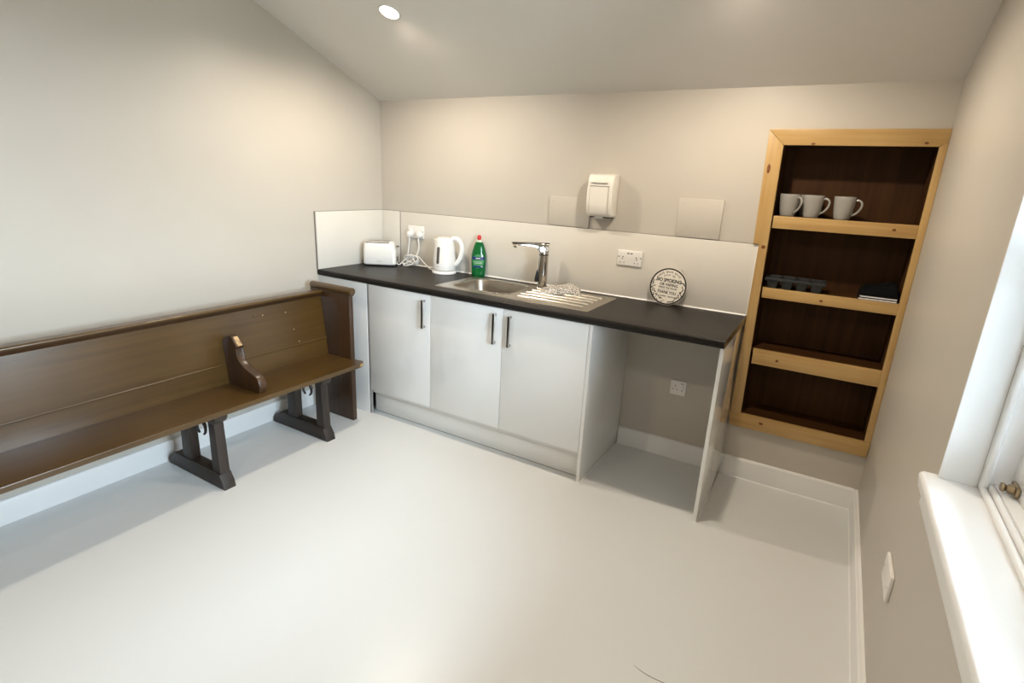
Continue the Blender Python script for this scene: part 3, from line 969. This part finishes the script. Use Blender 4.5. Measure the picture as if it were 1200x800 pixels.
def lettering(items, mt):
    bm_ = bmesh.new()
    for s, size, x, z, sx, rot in items:
        for dx, dz in ((-1, -1), (1, -1), (1, 1), (-1, 1)):      # struck four times for a bold face
            me = text_mesh(s, size, 0.0003, 0.0)
            T = Matrix.Translation((x + dx * size * 0.026, -0.0045 - 0.00002 * dx - 0.00001 * dz, SR + z + dz * size * 0.02)) @ Matrix.Rotation(-rot, 4, 'Y') @ Matrix.Rotation(PI / 2, 4, 'X') @ Matrix.Diagonal((sx, 1, 1, 1))
            me.transform(T)
            bm_.from_mesh(me)
            bpy.data.meshes.remove(me)
    me = bpy.data.meshes.new('lettering')
    bm_.to_mesh(me)
    bm_.free()
    me.materials.append(MATS[mt])
    ob = bpy.data.objects.new('lettering', me)
    COL.objects.link(ob)
    ob.parent = sign
    return ob
tl = math.radians(-3)
lettering([('NO SMOKING', 0.0285, 0.0, 0.032, 0.76, tl), ('OR VAPING', 0.0215, 0.003, 0.0085, 0.9, tl), ('INSIDE THE HOUSE', 0.0125, 0.0, -0.0085, 0.95, tl),
           ('THANK YOU', 0.022, -0.002, -0.0335, 0.82, tl)], 'sign_black')
m = MB()
m.box(-0.052, 0.052, -0.0048, -0.0040, SR - 0.0185, SR - 0.0175)
m.build('rule_line', 'sign_grey', sign)
# illegible fine print and leafy border shown as small dark strokes
def strokes(name, gen, mt):
    m = MB()
    for x, z, rot, h, wd in gen:
        cr, sr_ = math.cos(rot), math.sin(rot)
        pts = []
        for dx, dz in ((-wd, -h), (wd, -h), (wd, h), (-wd, h)):
            pts.append((x + dx * cr - dz * sr_, SR + z + dx * sr_ + dz * cr))
        m.prism(pts, 'y', -0.0047, -0.0040)
    m.build(name, mt, sign)['kind'] = 'stuff'
def arc_words(r_, a0, a1, n, h):
    out = []
    for i in range(n):
        if i % 7 == 6:
            continue
        a = math.radians(a0 + (a1 - a0) * i / (n - 1))
        out.append((r_ * math.cos(a), r_ * math.sin(a), a - PI / 2 + random.uniform(-0.25, 0.25), h * random.uniform(0.75, 1.1), random.uniform(0.0011, 0.0021)))
    return out
strokes('fine_print', arc_words(0.080, 142, 38, 21, 0.0062) + arc_words(0.063, 118, 62, 10, 0.0045) +
        [(-0.036 + i * 0.0052, -0.0525 - i * 0.0003, random.uniform(-0.2, 0.2), 0.0036, 0.0016) for i in range(15) if i not in (7, 8)], 'sign_grey')
orn = []
for s in (-1, 1):
    for i in range(26):
        a = math.radians(-82 + 105 * i / 25)
        rr = 0.081 + random.uniform(-0.009, 0.008)
        orn.append((s * rr * math.cos(a), rr * math.sin(a), random.uniform(-1.5, 1.5), random.uniform(0.0035, 0.0075), random.uniform(0.0016, 0.0030)))
strokes('leaf_border', orn, 'sign_grey')
# twine loop at the back of the sign
MB().tube(smooth_path([(0.048, 0.004, SR * 1.90), (0.056, 0.008, SR * 1.97), (0.066, 0.006, SR * 1.90), (0.072, 0.004, SR * 1.72)], 5), 0.0012, 6).build('hanging_wire', 'screw_head', sign)

# ------------------------------------------------------------------ pine alcove shelves
YP = -0.020
o = (2.9, 0, 0.306)
al = thing('alcove_shelves', 'pine framed alcove shelf unit with dark stained interior in the back wall', 'shelves', o)
SLN = 0.040 / 1.535
def xl(z):           # leaning left stile, outer edge
    return 2.536 + SLN * (1.841 - z)
zi0, zi1 = 0.384, 1.769
# stained lining
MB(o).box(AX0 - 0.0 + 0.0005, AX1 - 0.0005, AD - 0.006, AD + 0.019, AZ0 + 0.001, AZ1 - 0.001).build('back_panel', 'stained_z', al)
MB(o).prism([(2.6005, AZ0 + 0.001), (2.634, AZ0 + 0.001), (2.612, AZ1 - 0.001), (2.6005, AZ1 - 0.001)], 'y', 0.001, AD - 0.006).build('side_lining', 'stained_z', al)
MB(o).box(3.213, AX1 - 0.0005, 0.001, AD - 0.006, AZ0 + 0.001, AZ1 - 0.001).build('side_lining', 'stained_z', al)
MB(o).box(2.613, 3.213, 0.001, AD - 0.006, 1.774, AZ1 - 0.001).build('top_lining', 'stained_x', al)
# frame boards
f1 = MB(o).prism([(xl(1.841), 1.841), (3.2405, 1.841), (3.2405, 1.793), (3.212, 1.769), (xl(1.841) + 0.074, 1.769)], 'y', YP, 0.0, 0.0015).build('top_rail', 'pine_x', al)
f2 = MB(o).prism([(xl(1.841), 1.840), (xl(1.841) + 0.0735, 1.768), (2.634, zi0), (2.5785, zi0), (2.5785, HS + 0.004), (xl(HS), HS + 0.004)], 'y', YP, 0.0, 0.0015).build('side_stile', 'pine_z', al)
f3 = MB(o).prism([(3.2405, 1.792), (3.2405, 0.385), (3.213, 0.385), (3.2125, 1.768)], 'y', YP, 0.0, 0.0015).build('side_stile', 'pine_z', al)
f4 = MB(o).prism([(xl(0.306) + 0.01, 0.306), (3.236, 0.306), (3.2405, 0.384), (xl(zi0) + 0.002, 0.3835)], 'y', YP - 0.002, 0.0, 0.0015).build('bottom_rail', 'pine_x', al)
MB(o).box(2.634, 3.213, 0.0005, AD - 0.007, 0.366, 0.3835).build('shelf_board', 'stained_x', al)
def knot(p, par, a=0.008, b_=0.005, y=YP):
    m = MB(o)
    m.lathe([(1.0, -0.0005), (0.95, -0.0007), (0.4, -0.0008)], (0, 0, 0), 16, a, b_, axis='y')
    bmesh.ops.translate(m.bm, verts=m.bm.verts[:], vec=(p[0], y, p[1]))
    m.build('knot', 'knot_wood', par)
for (zb, zt_, kx, kz) in ((1.381, 1.441, 3.125, 1.414), (1.031, 1.084, 2.90, 1.052), (0.675, 0.757, 2.76, 0.712)):
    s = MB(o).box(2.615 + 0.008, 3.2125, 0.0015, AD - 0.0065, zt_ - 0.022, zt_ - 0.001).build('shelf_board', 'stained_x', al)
    x0 = xl(zt_) + 0.0745
    l = MB(o).prism([(x0 + 0.0005, zt_), (3.2125, zt_), (3.2125, zb), (x0 + 0.002, zb)], 'y', YP + 0.002, 0.001, 0.0015).build('shelf_lipping', 'pine_x', s)
    MBk = MB(o)
    MBk.lathe([(1.0, -0.0005), (0.95, -0.0007), (0.4, -0.0008)], (0, 0, 0), 16, 0.008, 0.006, axis='y')
    bmesh.ops.translate(MBk.bm, verts=MBk.bm.verts[:], vec=(kx, YP + 0.002, kz))
    MBk.build('knot', 'knot_wood', s)
knot((2.735, 1.776), f1, 0.009, 0.005)
knot((3.165, 1.783), f1, 0.008, 0.005)
knot((2.562, 1.66), f2, 0.008, 0.022)
knot((2.60, 1.285), f2, 0.010, 0.009)
knot((2.742, 0.352), f4, 0.011, 0.008, YP - 0.002)

# ------------------------------------------------------------------ mugs on the top shelf
def make_mug():
    t = thing('mug', 'x', 'mug')
    n = 30
    pr = [(0.024, 0.0), (0.033, 0.0015), (0.0365, 0.012), (0.0405, 0.035), (0.0445, 0.065), (0.0465, 0.090), (0.0475, 0.104), (0.0465, 0.1055), (0.0445, 0.104), (0.0425, 0.080), (0.038, 0.045), (0.033, 0.012), (0.02, 0.008)]
    MB().lathe(pr, (0, 0, 0), n).build('cup', 'mug_glaze', t)
    hp = smooth_path([(0.040, 0, 0.088), (0.058, 0, 0.091), (0.072, 0, 0.078), (0.070, 0, 0.055), (0.055, 0, 0.032), (0.036, 0, 0.020)], 5)
    MB().tube(hp, 0.0040, 8, 1.2).build('handle', 'mug_glaze', t)
    return t
def copy_thing(root):
    r_ = root.copy()
    COL.objects.link(r_)
    for ch in list(root.children):
        c_ = ch.copy()
        COL.objects.link(c_)
        c_.parent = r_
    return r_
mug = make_mug()
spots = [(2.6755, 0.046, -40, 'pale grey mug standing close against the wide pine stile of the alcove'),
         (2.779, 0.046, -16, 'pale grey mug standing in the middle of the three mugs at the shelf front'),
         (2.911, 0.046, -12, 'pale grey mug whose handle points to the empty half of the shelf'),
         (2.757, 0.1445, 150, 'pale grey mug mostly hidden behind the other mugs of the row')]
for i, (x, y, a, lb) in enumerate(spots):
    t = mug if i == 0 else copy_thing(mug)
    t.location = (x, y, 1.4412)
    t.rotation_euler = (0, 0, math.radians(a))
    tag(t, lb, 'mug', 'grey mugs on the top alcove shelf')

# ------------------------------------------------------------------ dark tray with cells
o = (2.765, 0.035, 1.0842)
t = thing('cell_tray', 'dark grey plastic tray of moulded cells on the second alcove shelf', 'tray', o)
tx0, tx1, ty0, ty1 = 2.634, 2.906, -0.026, 0.118
ztop = 1.0842 + 0.052
m = MB(o)
m.box(tx0, tx1, ty0, ty0 + 0.007, ztop - 0.013, ztop, 0.002)
m.box(tx0, tx1, ty1 - 0.007, ty1, ztop - 0.013, ztop, 0.002)
m.box(tx0, tx0 + 0.007, ty0 + 0.007, ty1 - 0.007, ztop - 0.013, ztop, 0.002)
m.box(tx1 - 0.007, tx1, ty0 + 0.007, ty1 - 0.007, ztop - 0.013, ztop, 0.002)
m.box(tx0 + 0.007, tx1 - 0.007, (ty0 + ty1) / 2 - 0.003, (ty0 + ty1) / 2 + 0.003, ztop - 0.012, ztop - 0.001)
cw = (tx1 - tx0 - 0.008) / 4
for i in range(1, 4):
    x = tx0 + 0.004 + cw * i
    m.box(x - 0.003, x + 0.003, ty0 + 0.007, ty1 - 0.007, ztop - 0.012, ztop - 0.0005)
m.build('rim', 'tray_grey', t)
for i in range(4):
    for j in range(2):
        xa, xb = tx0 + 0.005 + cw * i + 0.003, tx0 + 0.005 + cw * (i + 1) - 0.005
        ya = ty0 + 0.005 + j * (ty1 - ty0 - 0.006) / 2
        yb = ya + (ty1 - ty0 - 0.012) / 2 - 0.001
        z0 = 1.0842
        lp = [rrect(xa, xb, ya, yb, 0.008, ztop - 0.006, 3), rrect(xa + 0.007, xb - 0.007, ya + 0.007, yb - 0.007, 0.008, z0 + 0.006, 3), rrect(xa + 0.011, xb - 0.011, ya + 0.011, yb - 0.011, 0.006, z0, 3)]
        lp2 = [rrect(xa + 0.013, xb - 0.013, ya + 0.013, yb - 0.013, 0.006, z0 + 0.002, 3), rrect(xa + 0.009, xb - 0.009, ya + 0.009, yb - 0.009, 0.008, z0 + 0.008, 3), rrect(xa + 0.002, xb - 0.002, ya + 0.002, yb - 0.002, 0.008, ztop - 0.006, 3)]
        m = MB(o)
        m.loft(lp + lp2[::-1] if False else lp, True, False, True)
        m.loft(lp2[::-1], True, False, True)
        m.build('cell', 'tray_grey', t)

# ------------------------------------------------------------------ notebooks and black cloth
for k in range(2):
    z0 = 1.0842 + k * 0.0105
    o = (3.13, 0.05, z0)
    t = thing('notebook', ['thin black notebook with white page edges lying flat on the alcove shelf, under the other', 'thin black notebook with white page edges directly under the black cloth'][k], 'notebook', o, 0, 'notebooks on the second alcove shelf')
    xa = 3.048 + 0.004 * k
    MB(o).box(xa, 3.204, -0.010 + 0.003 * k, 0.14, z0, z0 + 0.0018).build('cover', 'cloth_black', t)
    MB(o).box(xa + 0.002, 3.202, -0.0095 + 0.003 * k, 0.138, z0 + 0.0018, z0 + 0.0078).build('pages', 'paper_white', t)
    MB(o).box(xa, 3.204, -0.010 + 0.003 * k, 0.14, z0 + 0.0078, z0 + 0.0098).build('cover', 'cloth_black', t)
m = MB((3.13, 0.06, 1.106))
nx, ny = 22, 16
g = []
for i in range(nx + 1):
    row = []
    for j in range(ny + 1):
        u, v = i / nx, j / ny
        e = min(u, 1 - u, v, 1 - v)
        h = (0.026 + 0.042 * max(0, u - 0.15) ** 1.3 + 0.012 * v) * min(1, e / 0.12 + 0.05) ** 0.6 + 0.006 * noise.noise(Vector((u * 5, v * 5, 2)))
        row.append((3.050 + 0.156 * u, -0.004 + 0.145 * v, 1.1053 + max(0.0008, h)))
    g.append(row)
V = [[m.bm.verts.new(p) for p in row] for row in g]
B = [[m.bm.verts.new((p[0], p[1], 1.1052)) for p in row] for row in g]
for i in range(nx):
    for j in range(ny):
        m.bm.faces.new((V[i][j], V[i + 1][j], V[i + 1][j + 1], V[i][j + 1]))
        m.bm.faces.new((B[i][j], B[i][j + 1], B[i + 1][j + 1], B[i + 1][j]))
for i in range(nx):
    m.bm.faces.new((V[i][0], B[i][0], B[i + 1][0], V[i + 1][0]))
    m.bm.faces.new((V[i][ny], V[i + 1][ny], B[i + 1][ny], B[i][ny]))
for j in range(ny):
    m.bm.faces.new((V[0][j], V[0][j + 1], B[0][j + 1], B[0][j]))
    m.bm.faces.new((V[nx][j], B[nx][j], B[nx][j + 1], V[nx][j + 1]))
tag(m.build('folded_cloth', 'cloth_black', angle=70), 'folded black cloth lying on the notebooks in the alcove', 'cloth')

# ------------------------------------------------------------------ church pew
o = (0.30, -1.9, 0)
pew = thing('church_pew', 'long varnished brown wooden church pew along the left wall', 'pew', o)
YE0, YE1 = -0.750, -0.716          # end standing by the cabinets
YN0, YN1 = -3.300, -3.266          # far end behind the frame
ST = 0.420
def xb(z):
    return 0.226 - (z - 0.40) * 0.115      # leaning front face of the backrest
def back_board(name, z0, z1, mt):
    t_ = 0.018
    return MB(o).prism([(xb(z0) - t_, z0), (xb(z0), z0), (xb(z1), z1), (xb(z1) - t_, z1)], 'y', YN1, YE0, 0.001).build(name, mt, pew)
back_board('back_board', 0.385, 0.5255, 'pew_y')
bb = back_board('back_board', 0.5275, 0.8125, 'pew_y')
# bead moulding along the joint
m = MB(o)
xm = xb(0.527)
m.prism([(xm - 0.002, 0.521), (xm + 0.004, 0.523), (xm + 0.005, 0.527), (xm + 0.003, 0.531), (xm - 0.003, 0.532)], 'y', YN1, YE0)
m.build('bead', 'pew_y', pew)
# top rail with cove beneath
xt = xb(0.80)
m = MB(o)
railp = [(xt - 0.036, 0.813), (xt + 0.014, 0.813)] + arc(xt + 0.014, 0.822, 0.009, -90, 90, 6) + [(xt - 0.028, 0.832), (xt - 0.036, 0.826)]
m.prism(railp, 'y', YN1, YE0, 0.001)
m.build('top_rail', 'pew_y', pew)
m = MB(o)
m.prism([(xt - 0.02, 0.793), (xt + 0.004, 0.793), (xt + 0.006, 0.799), (xt + 0.010, 0.804), (xt + 0.012, 0.8125), (xt - 0.02, 0.8125)], 'y', YN1, YE0)
m.build('cove_moulding', 'pew_dark_y', pew)
# seat plank
m = MB(o)
out = [(0.205, YE0 + 0.0005), (0.430, YE0 + 0.0005), (0.432, YE0 + 0.020)]
out += arc(0.478, YE0 - 0.020, 0.052, 75, 0, 8)
out += [(0.530, YN1), (0.205, YN1)]
m.prism(out, 'z', ST - 0.026, ST, 0.006, 3)
seat = m.build('seat', 'pew_y', pew)
m = MB(o)
ep = [(p[0] + 0.0005, p[1] + 0.0005) for p in arc(0.478, YE0 - 0.020, 0.0525, 72, -2, 8)]
ip = [(p[0], p[1]) for p in arc(0.478, YE0 - 0.020, 0.049, 72, -2, 8)]
m.prism(ep + ip[::-1], 'z', ST - 0.021, ST - 0.004)
m.build('worn_edge', 'worn_edge', seat)
# end panels with a rolled top
def pew_end(y0, y1):
    m = MB(o)
    m.box(0.088, 0.428, y0, y1, 0.0, 0.828, 0.004)
    e = m.build('end_panel', 'pew_dark_z', pew)
    m = MB(o)
    yc = (y0 + y1) / 2
    m.lathe([(0.010, 0.084), (0.021, 0.086), (0.0225, 0.090), (0.0225, 0.440), (0.021, 0.446), (0.010, 0.448)], (0, yc, 0.853), 20, axis='x')
    m.build('top_roll', 'pew_x', e)
    m = MB(o)
    m.box(0.086, 0.436, y0 - 0.003, y1 + 0.003, 0.822, 0.836, 0.004)
    m.build('roll_neck', 'pew_dark_x', e)
    return e
e1 = pew_end(YE0, YE1)
e2 = pew_end(YN0, YN1)
# arm-rest divider
ap = [(0.222, ST), (0.476, ST), (0.488, 0.448), (0.486, 0.476), (0.470, 0.502), (0.446, 0.516), (0.405, 0.527), (0.360, 0.541), (0.330, 0.562), (0.312, 0.590), (0.306, 0.630), (0.314, 0.636), (0.322, 0.644), (0.282, 0.690), (0.262, 0.697), (0.240, 0.688), (xb(0.66) + 0.001, 0.66), (xb(0.5) + 0.004, 0.5)]
ar = MB(o).prism(ap, 'y', -1.430, -1.386, 0.004, 2).build('arm_rest', 'pew_dark_z', pew)
MB(o).prism([(0.284, 0.6895), (0.3215, 0.6465), (0.3232, 0.6480), (0.2856, 0.6912)], 'y', -1.420, -1.396).build('worn_top', 'worn_edge', ar)
for (y, z) in ((-1.23, 0.745), (-1.02, 0.735), (-0.98, 0.625), (-0.955, 0.545), (-1.17, 0.745)):
    m = MB(o)
    m.lathe([(0.004, -0.0005), (0.0035, 0.0012)], (xb(z), y, z), 8, axis='x')
    m.build('nail_mark', 'pew_spot' if y > -1.2 else 'dark_hole', bb)
# trestle legs
def trestle(yc, hook=True):
    h = 0.032
    base = [(0.030, 0.0), (0.528, 0.0), (0.516, 0.035), (0.496, 0.075), (0.480, 0.082), (0.10, 0.082), (0.055, 0.045)]
    tr = MB(o).prism(base, 'y', yc - h, yc + h, 0.004).build('trestle', 'trestle_x', pew)
    fp = [(0.432, 0.078), (0.500, 0.078), (0.490, 0.36), (0.438, 0.36)]
    MB(o).prism(fp, 'y', yc - 0.026, yc + 0.026, 0.006).build('post', 'trestle_z', tr)
    rp = [(0.170, 0.078), (0.250, 0.078), (0.250, 0.36), (0.185, 0.36)]
    MB(o).prism(rp, 'y', yc - 0.026, yc + 0.026, 0.006).build('post', 'trestle_z', tr)
    top_ = [(0.14, ST - 0.0265), (0.518, ST - 0.0265)] + arc(0.478, ST - 0.0265 - 0.006, 0.040, 0, -80, 6) + [(0.43, 0.358), (0.17, 0.358)]
    MB(o).prism(top_, 'y', yc - 0.032, yc + 0.032, 0.004).build('bearer', 'trestle_x', tr)
    if hook:
        hk = MB(o)
        hx, hy = 0.350, yc - 0.010
        hk.tube([(hx, hy, 0.3585), (hx, hy, 0.325)], 0.008, 8)
        for s in (-1, 1):
            pth = smooth_path([(hx, hy, 0.328), (hx + s * 0.020, hy, 0.326), (hx + s * 0.036, hy, 0.302), (hx + s * 0.033, hy, 0.272), (hx + s * 0.018, hy, 0.256)], 5)
            n_ = len(pth)
            hk.tube(pth, [0.011 - 0.006 * i / n_ for i in range(n_)], 8)
        hk.build('iron_hook', 'iron', tr)
    return tr
trestle(-1.020)
trestle(-1.665)
trestle(-3.050)
